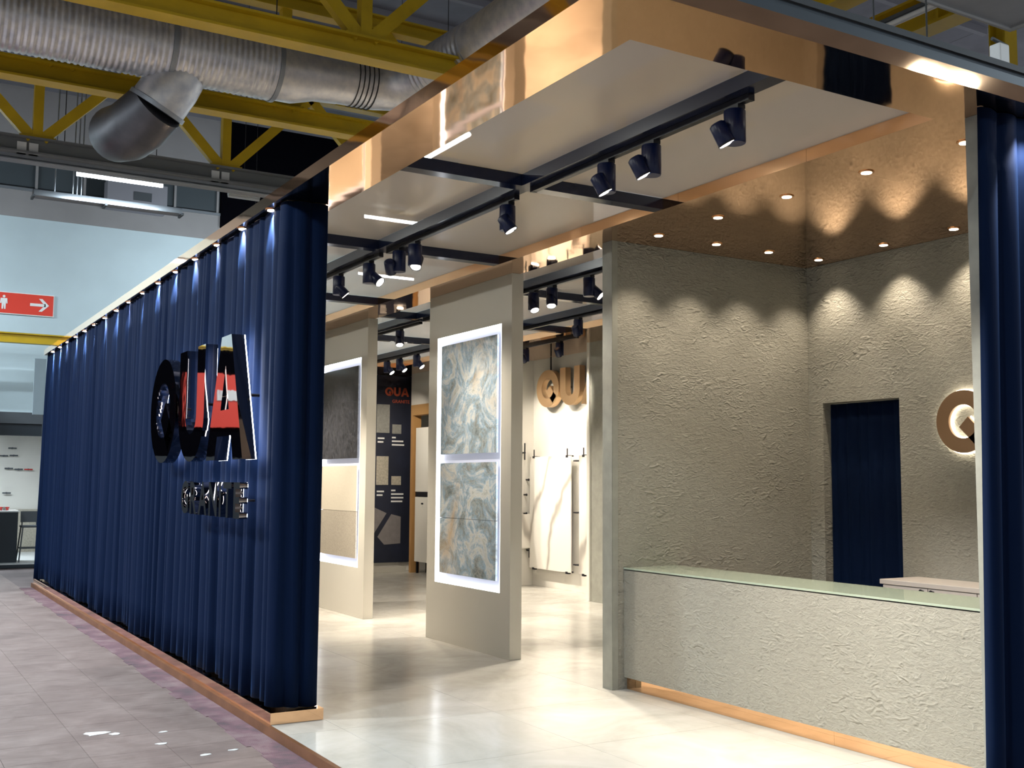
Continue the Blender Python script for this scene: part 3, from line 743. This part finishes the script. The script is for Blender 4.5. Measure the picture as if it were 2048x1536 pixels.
display_panel('tall greige panel with dark granite above beige stone slabs', 5.22, 7.04, 2.905, ('granite_dark', 'granite_beige', 'granite_speck'))

# ---- rear right walls
struct('wall_niche_front', 'greige partition right of the display aisle', 'wall', B(6.62, 7.3, .06, 5.65, .001, ZS-.001).mesh('w'), 'plaster_smooth')
B(6.60, 7.3, 5.65, 5.71, .001, ZS-.001).build('white_end', 'wall_white', bpy.data.objects['wall_niche_front'])
struct('wall_niche', 'white display niche wall behind the gold letters', 'wall', B(7.22, 7.3, 5.71, 8.2, .001, ZS-.001).mesh('w'), 'wall_white')
struct('wall_niche_end', 'white end wall of the display niche', 'wall', B(6.5, 7.3, 8.2, 8.32, .001, ZS-.001).mesh('w'), 'wall_white')
wn = MB(); wn.box(6.5, 6.6, 8.32, 10.35, .001, ZS-.001); wn.box(6.5, 6.6, 11.42, 11.50, .001, ZS-.001); wn.box(6.5, 6.6, 10.35, 11.42, 3.16, ZS-.001)
struct('wall_store', 'cream wall around the copper lined display doorway', 'wall', wn.mesh('w'), 'wall_white')
struct('wall_stand_back', 'rear wall of the stand', 'wall', B(.4, 7.3, 11.96, 12.1, .001, ZS-.001).mesh('w'), 'wall_white')
struct('wall_stand_right', 'outer right wall of the stand', 'wall', B(7.3, 7.36, -4.0, 12.1, .001, ZS-.001).mesh('w'), 'wall_white')

# navy information board
nv = thing('info_board', 'tall navy information board with stone samples at the back', 'board', (5.9, 11.93, 0))
B(-1.2, .90, -.025, .02, .16, ZS-.01).build('board', 'navy_board', nv)
def bq(nm, mat, x0, x1, z0, z1, d=.012, par=None): return B(x0-5.9, x1-5.9, -.026-d, -.026, z0, z1).build(nm, mat, par or nv)
x = 6.13
for ch in 'QUA':
    o = obj('letter', shape_mesh('letter', letter_groups(ch, .17), .008), 'orange_print', nv); o.matrix_local = Matrix.Translation((x-5.9, -.031, 3.36)) @ M_NEGY
    x += LW[ch]*.17+.012
me, a0, a1, b0, b1 = text_mesh('GRANITE', .09, .006, .001)
obj('lettering', me, 'orange_print', nv).matrix_local = Matrix.Translation((.38, -.03, 3.23)) @ M_NEGY
bq('stone_sample', 'sample_grey', 5.96, 6.23, 2.64, 3.19); bq('stone_sample', 'sample_grey', 6.29, 6.48, 2.63, 2.81)
bq('stone_sample', 'sample_beige', 5.97, 6.22, 1.64, 2.19); bq('stone_sample', 'sample_beige', 6.29, 6.49, 1.64, 1.81)
for x0, z, ls in ((6.29, 2.57, (.08, .24, .26)), (5.99, 2.55, (.14, .12)), (6.29, 1.55, (.09, .26, .26, .24)), (5.99, 1.53, (.15, .12))):
    for i, l_ in enumerate(ls): bq('print_line', 'white_print', x0, x0+l_, z-.07*i-.03, z-.07*i, .003)
ph = shape_mesh('p', [[[(.12, .55), (.40, .98), (.60, .93), (.60, .42), (.26, .40)]], [[(-.3, .62), (-.3, 1.32), (.02, 1.12), (.30, 1.0), (.02, .58)]]], .006)
obj('stone_photo', ph, 'sample_slab', nv).matrix_local = Matrix.Translation((0, -.03, .1)) @ M_NEGY
B(-1.2, .575, -.36, .02, .002, .10).build('base', 'panel_greige', nv)
# copper lined doorway with white tall door cabinet
dn = thing('display_doorway', 'copper lined doorway frame in the cream wall at back', 'door frame', (6.5, 10.9, 0))
B(-.04, .14, .44, .52, .002, 3.158).build('jamb', 'frame_copper', dn); B(-.04, .14, -.545, -.47, .002, 3.158).build('jamb', 'frame_copper', dn)
B(-.04, .14, -.47, .44, 2.96, 3.158).build('head', 'frame_copper', dn)
for k in range(7): B(.38, .42, -.50+.14*k, -.42+.14*k, .002, 3.1).build('slat', 'wood_warm', dn)
cb = thing('tall_cabinet', 'cream tall cabinet with two doors inside the copper doorway', 'cabinet', (6.66, 10.9, 0))
B(-.14, .10, -.44, .36, .22, 2.72).build('body', 'lacquer_white', cb)
for z0, z1 in ((.22, 1.42), (1.52, 2.72)):
    d = B(-.165, -.142, -.44, .36, z0, z1).build('door', 'lacquer_white', cb)
    if z0 < 1: MB().tube([(-.166, .02, 1.30), (-.20, .02, 1.30)], .015, 10).build('knob', 'black_metal', d)
B(-.16, -.14, -.44, .36, 1.425, 1.515).build('finger_gap', 'black_metal', cb)
for sx in (-.12, .08):
    for sy in (-.40, .32): B(sx-.02, sx+.02, sy-.02, sy+.02, .001, .22).build('foot', 'black_metal', cb)

# marble slabs on clamps in the niche
def slab(label, y0, y1, z0, z1):
    t = thing('marble_slab', label, 'slab', (7.10, (y0+y1)/2, z0)); h = (y1-y0)/2
    B(-.006, .006, -h, h, 0, z1-z0).build('sheet', 'calacatta', t)
    for s_ in (-1, 1):
        for z in (0.0, z1-z0):
            c = MB().box(-.012, .05, s_*(h-.12)-.03, s_*(h-.12)+.03, z-.025, z+.012); c.build('clamp', 'black_metal', t)
            MB().tube([(.03, s_*(h-.12), z), (.115, s_*(h-.12), z)], .012, 8).build('standoff', 'black_metal', t)
            if z > 0: MB().tube([(.0, s_*(h-.12), z), (.0, s_*(h-.12), z+.12)], .010, 8).build('pin', 'black_metal', t)
slab('white veined marble slab clamped upright in the display niche', 6.86, 8.10, .30, 2.13)
slab('white marble slab at the right end of the display niche, partly hidden', 5.80, 6.64, .30, 2.13)
for i, z in enumerate((2.05, 1.24, .43)):
    t = thing('wall_clamp', 'black slab clamp in the gap between niche slabs, %s from the top' % ORD[i], 'clamp', (7.215, 6.76, z), 'black clamps between the niche slabs')
    MB().tube([(0, 0, 0), (-.10, 0, 0)], .014, 8).build('pin', 'black_metal', t); MB().tube([(-.09, -.07, 0), (-.09, .07, 0)], .012, 8).build('bar', 'black_metal', t)
for i, (x, z) in enumerate(((7.03, 2.2), (7.11, 1.75), (7.07, 1.5), (7.07, 1.19), (7.13, .58))):
    t = thing('end_wall_clamp', 'black slab clamp on the white niche end wall, %s from the top' % ORD[i], 'clamp', (x-.03, 8.195, z), 'black clamps on the niche end wall')
    MB().tube([(0, 0, 0), (0, -.09, 0)], .014, 8).build('pin', 'black_metal', t)
    MB().tube([(0, -.08, -.12 if i in (0, 4) else -.02), (0, -.08, .16 if i in (0, 4) else .02)], .012, 8).build('bar', 'black_metal', t)
t = thing('end_marble_slab', 'small white slab clamped low on the niche end wall', 'slab', (6.85, 8.10, .62)); B(-.3, .3, -.006, .006, 0, .56).build('sheet', 'calacatta', t)
for s_ in (-1, 1): MB().tube([(s_*.2, 0, .1), (s_*.2, .095, .1)], .012, 8).build('standoff', 'black_metal', t)
tag(MB().tube([(7.12, 7.5, 3.53), (7.12, 7.5, ZS-.002)], .012, 8).build('sign_rod', 'black_metal'), 'black rod holding the gold niche letters from the ceiling', 'rod')

# ================================================================== LIGHT FIXTURES
def spot_lamp(parent, loc, aim, energy, size, blend, color, rad=.03):
    d = bpy.data.lights.new('lamp', 'SPOT'); d.energy = energy; d.spot_size = math.radians(size); d.spot_blend = blend
    d.color = color; d.shadow_soft_size = rad
    o = bpy.data.objects.new('lamp', d); col.objects.link(o); o.parent = parent; o.location = loc
    o.rotation_euler = Vector(aim).to_track_quat('-Z', 'Y').to_euler()
    return o
ring_me = MB().tube([(0, 0, .0), (0, 0, -.006)], [.052, .05], 24).mesh('trim_ring'); ring_me.materials.append(MATS['copper_satin'])
lens_me = MB().tube([(0, 0, -.0055), (0, 0, -.009)], [.036, .034], 20).mesh('lens'); lens_me.materials.append(MATS['lamp_warm'])
lens_c = lens_me.copy(); lens_c.materials.clear(); lens_c.materials.append(MATS['lamp_curtain'])
def downlight(x, y, label, grp, energy, size, color, lens=lens_me, aim=(0, 0, -1), blend=.5):
    t = thing('downlight', label, 'downlight', (x, y, ZS-.0005), grp)
    obj('trim_ring', ring_me, None, t); obj('lens', lens, None, t)
    spot_lamp(t, (0, 0, -.025), aim, energy, size, blend, color, .025)
for i, y in enumerate((-3.42, -2.66, -1.93, -1.19, -.45)):
    downlight(3.09, y, 'small downlight in the copper ceiling over the counter, %s from the right edge' % ORD[i] if y > -.5 or True else '', 'downlights over the counter', E_DOWN, 92, WARM, blend=.8)
for i, x in enumerate((3.72, 4.33, 4.95)):
    downlight(x, -.45, 'small downlight along the back plaster wall, %s from the left' % ORD[i+1], 'downlights along the back plaster wall', E_DOWN, 92, WARM, blend=.8)
for i, y in enumerate((-1.2, -1.91, -2.65)):
    downlight(4.95, y, 'small downlight along the doorway plaster wall, %s from the corner' % ORD[i+1], 'downlights along the doorway wall', E_DOWN, 92, WARM, blend=.8)
for i in range(16):
    downlight(-.0+.058, .45+.735*i, 'small bright downlight above the long blue curtain, %s from the near end' % ORD[i], 'downlights above the long curtain', E_CURT, 56, NEUT, lens_c, (-.02, 0, -1), .7)
for i, x in enumerate((2.95, 3.7)):
    downlight(x, -3.965, 'small downlight above the right hand blue curtain, %s from the left' % ORD[i], 'downlights above the right hand curtain', E_CURT, 70, NEUT, lens_c, (0, .02, -1), .6)

def track(label, x, y0, y1):
    t = thing('lighting_track', label, 'lighting track', (x, (y0+y1)/2, ZS-.033)); h = (y1-y0)/2
    B(-.02, .02, -h, h, 0, .034).build('rail', 'black_metal', t)
    for s_ in (-1, 1): B(-.022, .022, s_*h-.012, s_*h+.012, -.002, .034).build('end_cap', 'black_metal', t)
XT1, XT2, XT3, XT4 = 1.42, 3.54, 5.02, 6.05
track('black lighting track on the front navy ceiling beam', XT1, -3.35, -1.16)
track('black lighting track on the middle navy ceiling beam', XT1, -.92, 1.30)
track('black lighting track on the beam beside the blue curtain', XT1, 1.48, 4.15)
track('black lighting track above the side aisle, behind the plaster wall end', XT2, .4, 2.68)
track('black lighting track seen between the two display panels', XT2+.05, 5.12, 7.1)
track('black lighting track in front of the copper doorway', XT3, 7.45, 10.4)
track('black lighting track under the copper soffit by the gold letters', XT4, 5.15, 8.0)
ad_me = B(-.026, .026, -.055, .055, -.022, 0).mesh('adapter'); ad_me.materials.append(MATS['black_metal'])
hs_me = MB().tube([(0, 0, -.021), (0, 0, -.026), (0, 0, -.20), (0, 0, -.205)], [.054, .059, .059, .055], 24).mesh('housing'); hs_me.materials.append(MATS['navy_metal'])
hd_me = MB().tube([(0, 0, .07), (0, 0, .058), (0, 0, -.05), (0, 0, -.055)], [.032, .047, .049, .047], 24).mesh('head'); hd_me.materials.append(MATS['navy_metal'])
ln_me = MB().tube([(0, 0, -.0555), (0, 0, -.058)], [.044, .043], 20).mesh('lens'); ln_me.materials.append(MATS['lamp_white'])
yk_me = MB().tube([(0, 0, 0), (0, 0, .05)], .012, 8).mesh('pivot'); yk_me.materials.append(MATS['black_metal'])
bz_me = MB().tube([(0, 0, -.05), (0, 0, -.06)], .051, 24, caps=False).mesh('bezel'); bz_me.materials.append(MATS['black_metal'])
def spot(x, y, aim, label, grp, energy=None, off=None):
    t = thing('track_spotlight', label, 'spotlight', (x, y, ZS-.033), grp)
    obj('adapter', ad_me, None, t); obj('housing', hs_me, None, t)
    a = Vector(aim).normalized(); q = (-a).to_track_quat('Z', 'Y')
    o2 = Vector(off) if off else Vector((-a.x, -a.y, 0)).normalized()*.06
    hd = obj('head', hd_me, None, t); hd.location = (o2.x, o2.y, -.165); hd.rotation_euler = q.to_euler()
    obj('lens', ln_me, None, hd); obj('bezel', bz_me, None, hd)
    pv = obj('pivot', yk_me, None, t); pv.location = (o2.x*.9, o2.y*.9, -.15); pv.rotation_euler = Vector((-o2.x, -o2.y, 0)).to_track_quat('Z', 'Y').to_euler()
    p_ = Vector((o2.x, o2.y, -.165))+a*.075
    spot_lamp(t, p_, a, energy or E_TRACK*1.35, 68, .8, TRK, .045)
g1 = 'track spotlights over the entrance aisle'
OL = (-.08, .01, 0)
spot(XT1, -3.23, (.42, -.2, -.88), 'navy track spotlight nearest the front edge, aimed at the counter', g1, E_TRACK*.85, off=OL)
spot(XT1, -2.50, (.42, -.2, -.88), 'second navy track spotlight from the canopy front', g1, E_TRACK*.85, off=OL)
spot(XT1, -2.04, (.42, -.22, -.88), 'navy track spotlight just before the front cross beam', g1, E_TRACK*.85, off=(-.055, -.02, 0))
spot(XT1, -.80, (.42, -.30, -.85), 'black track spotlight alone behind the front cross beam', g1, E_TRACK*.85, off=(-.02, -.03, 0))
spot(XT1, .76, (-.45, -.45, -.75), 'right one of two paired track spotlights under the second cross beam', g1, E_TRACK*.4, off=(.03, .02, 0))
spot(XT1, 1.08, (.5, .7, -.6), 'left one of two paired track spotlights, turned away', g1, E_TRACK*.5, off=(-.075, .02, 0))
spot(XT1, 1.74, (.45, -.65, -.65), 'track spotlight facing the viewer just beyond the second cross beam', g1, E_TRACK*.9, off=(.05, -.05, 0))
spot(XT1, 2.49, (.65, -.20, -.75), 'track spotlight closest to the blue curtain edge', g1, E_TRACK*.5, off=(.02, -.03, 0))
spot(XT1, 3.4, (.55, .60, -.60), 'added unseen track spotlight behind the curtain, aimed at the granite panel', g1, E_TRACK*.8)  # unseen lamp added to brighten the granite panel slabs
track('added unseen black lighting track behind the long curtain wall', XT1, 4.4, 10.8)  # unseen track and its four spots, added as fill light from the back
for i, (y, a_) in enumerate(((4.75, (.5, -.1, -.8)), (5.9, (.6, .1, -.75)), (7.2, (.5, -.2, -.8)), (9.2, (.6, .3, -.75)))):
    spot(XT1, y, a_, 'added unseen track spotlight behind the long curtain wall, %s from the front' % ORD[i], g1, E_TRACK*1.6)
g2 = 'track spotlights over the side aisle'
track('added unseen black lighting track behind the onyx display panel', XT2, 2.9, 4.9)  # unseen track and its two spots, added to fill the side aisle
for i, (y, a_) in enumerate(((3.4, (.1, .2, -.95)), (4.5, (.35, .25, -.9)))):
    spot(XT2, y, a_, 'added unseen track spotlight behind the onyx display panel, %s from the front' % ORD[i], g2, E_TRACK*1.6)
spot(XT3, 3.6, (.55, .35, -.75), 'added unseen track spotlight over the rear aisle, behind the plaster wall', g2, E_TRACK*1.6)  # unseen spot with its own track, added to brighten the rear aisle
track('added unseen black lighting track over the rear aisle behind the plaster wall', XT3, 3.0, 4.9)
spot(XT2, 2.26, (.0, -.45, -.85), 'leftmost track spotlight of the side aisle row beside the onyx panel', g2, off=(-.02, -.03, 0))
spot(XT2, 1.90, (-.15, -.35, -.9), 'middle track spotlight of the side aisle row', g2, off=(-.03, -.03, 0))
spot(XT2, 1.22, (.45, -.55, -.65), 'right track spotlight of the side aisle row, next to plaster wall', g2, off=(.06, -.04, 0))
g3 = 'track spotlights at the back'
spot(XT2+.05, 5.75, (-.1, -.4, -.9), 'small track spotlight between the display panels, upper row', g3, off=(-.02, -.03, 0))
for i, y in enumerate((9.35, 8.85, 8.2)):
    spot(XT3, y, (.40, -.50, -.75), 'back row track spotlight facing the copper doorway, %s from the left' % ORD[i], g3, off=(.04, -.04, 0))
spot(XT3, 9.9, (.5, .65, -.55), 'back track spotlight aimed at the navy information board', g3)
spot(XT4, 5.6, (.6, .45, -.6), 'track spotlight under the copper soffit near the gold letters', g3, E_TRACK*.75)
spot(XT4, 6.55, (.7, .35, -.6), 'track spotlight lighting the marble slabs in the niche', g3, E_TRACK*.75)
spot(XT4, 7.5, (.75, .1, -.6), 'hidden track spotlight lighting the gold letter niche', g3, E_TRACK*.75)
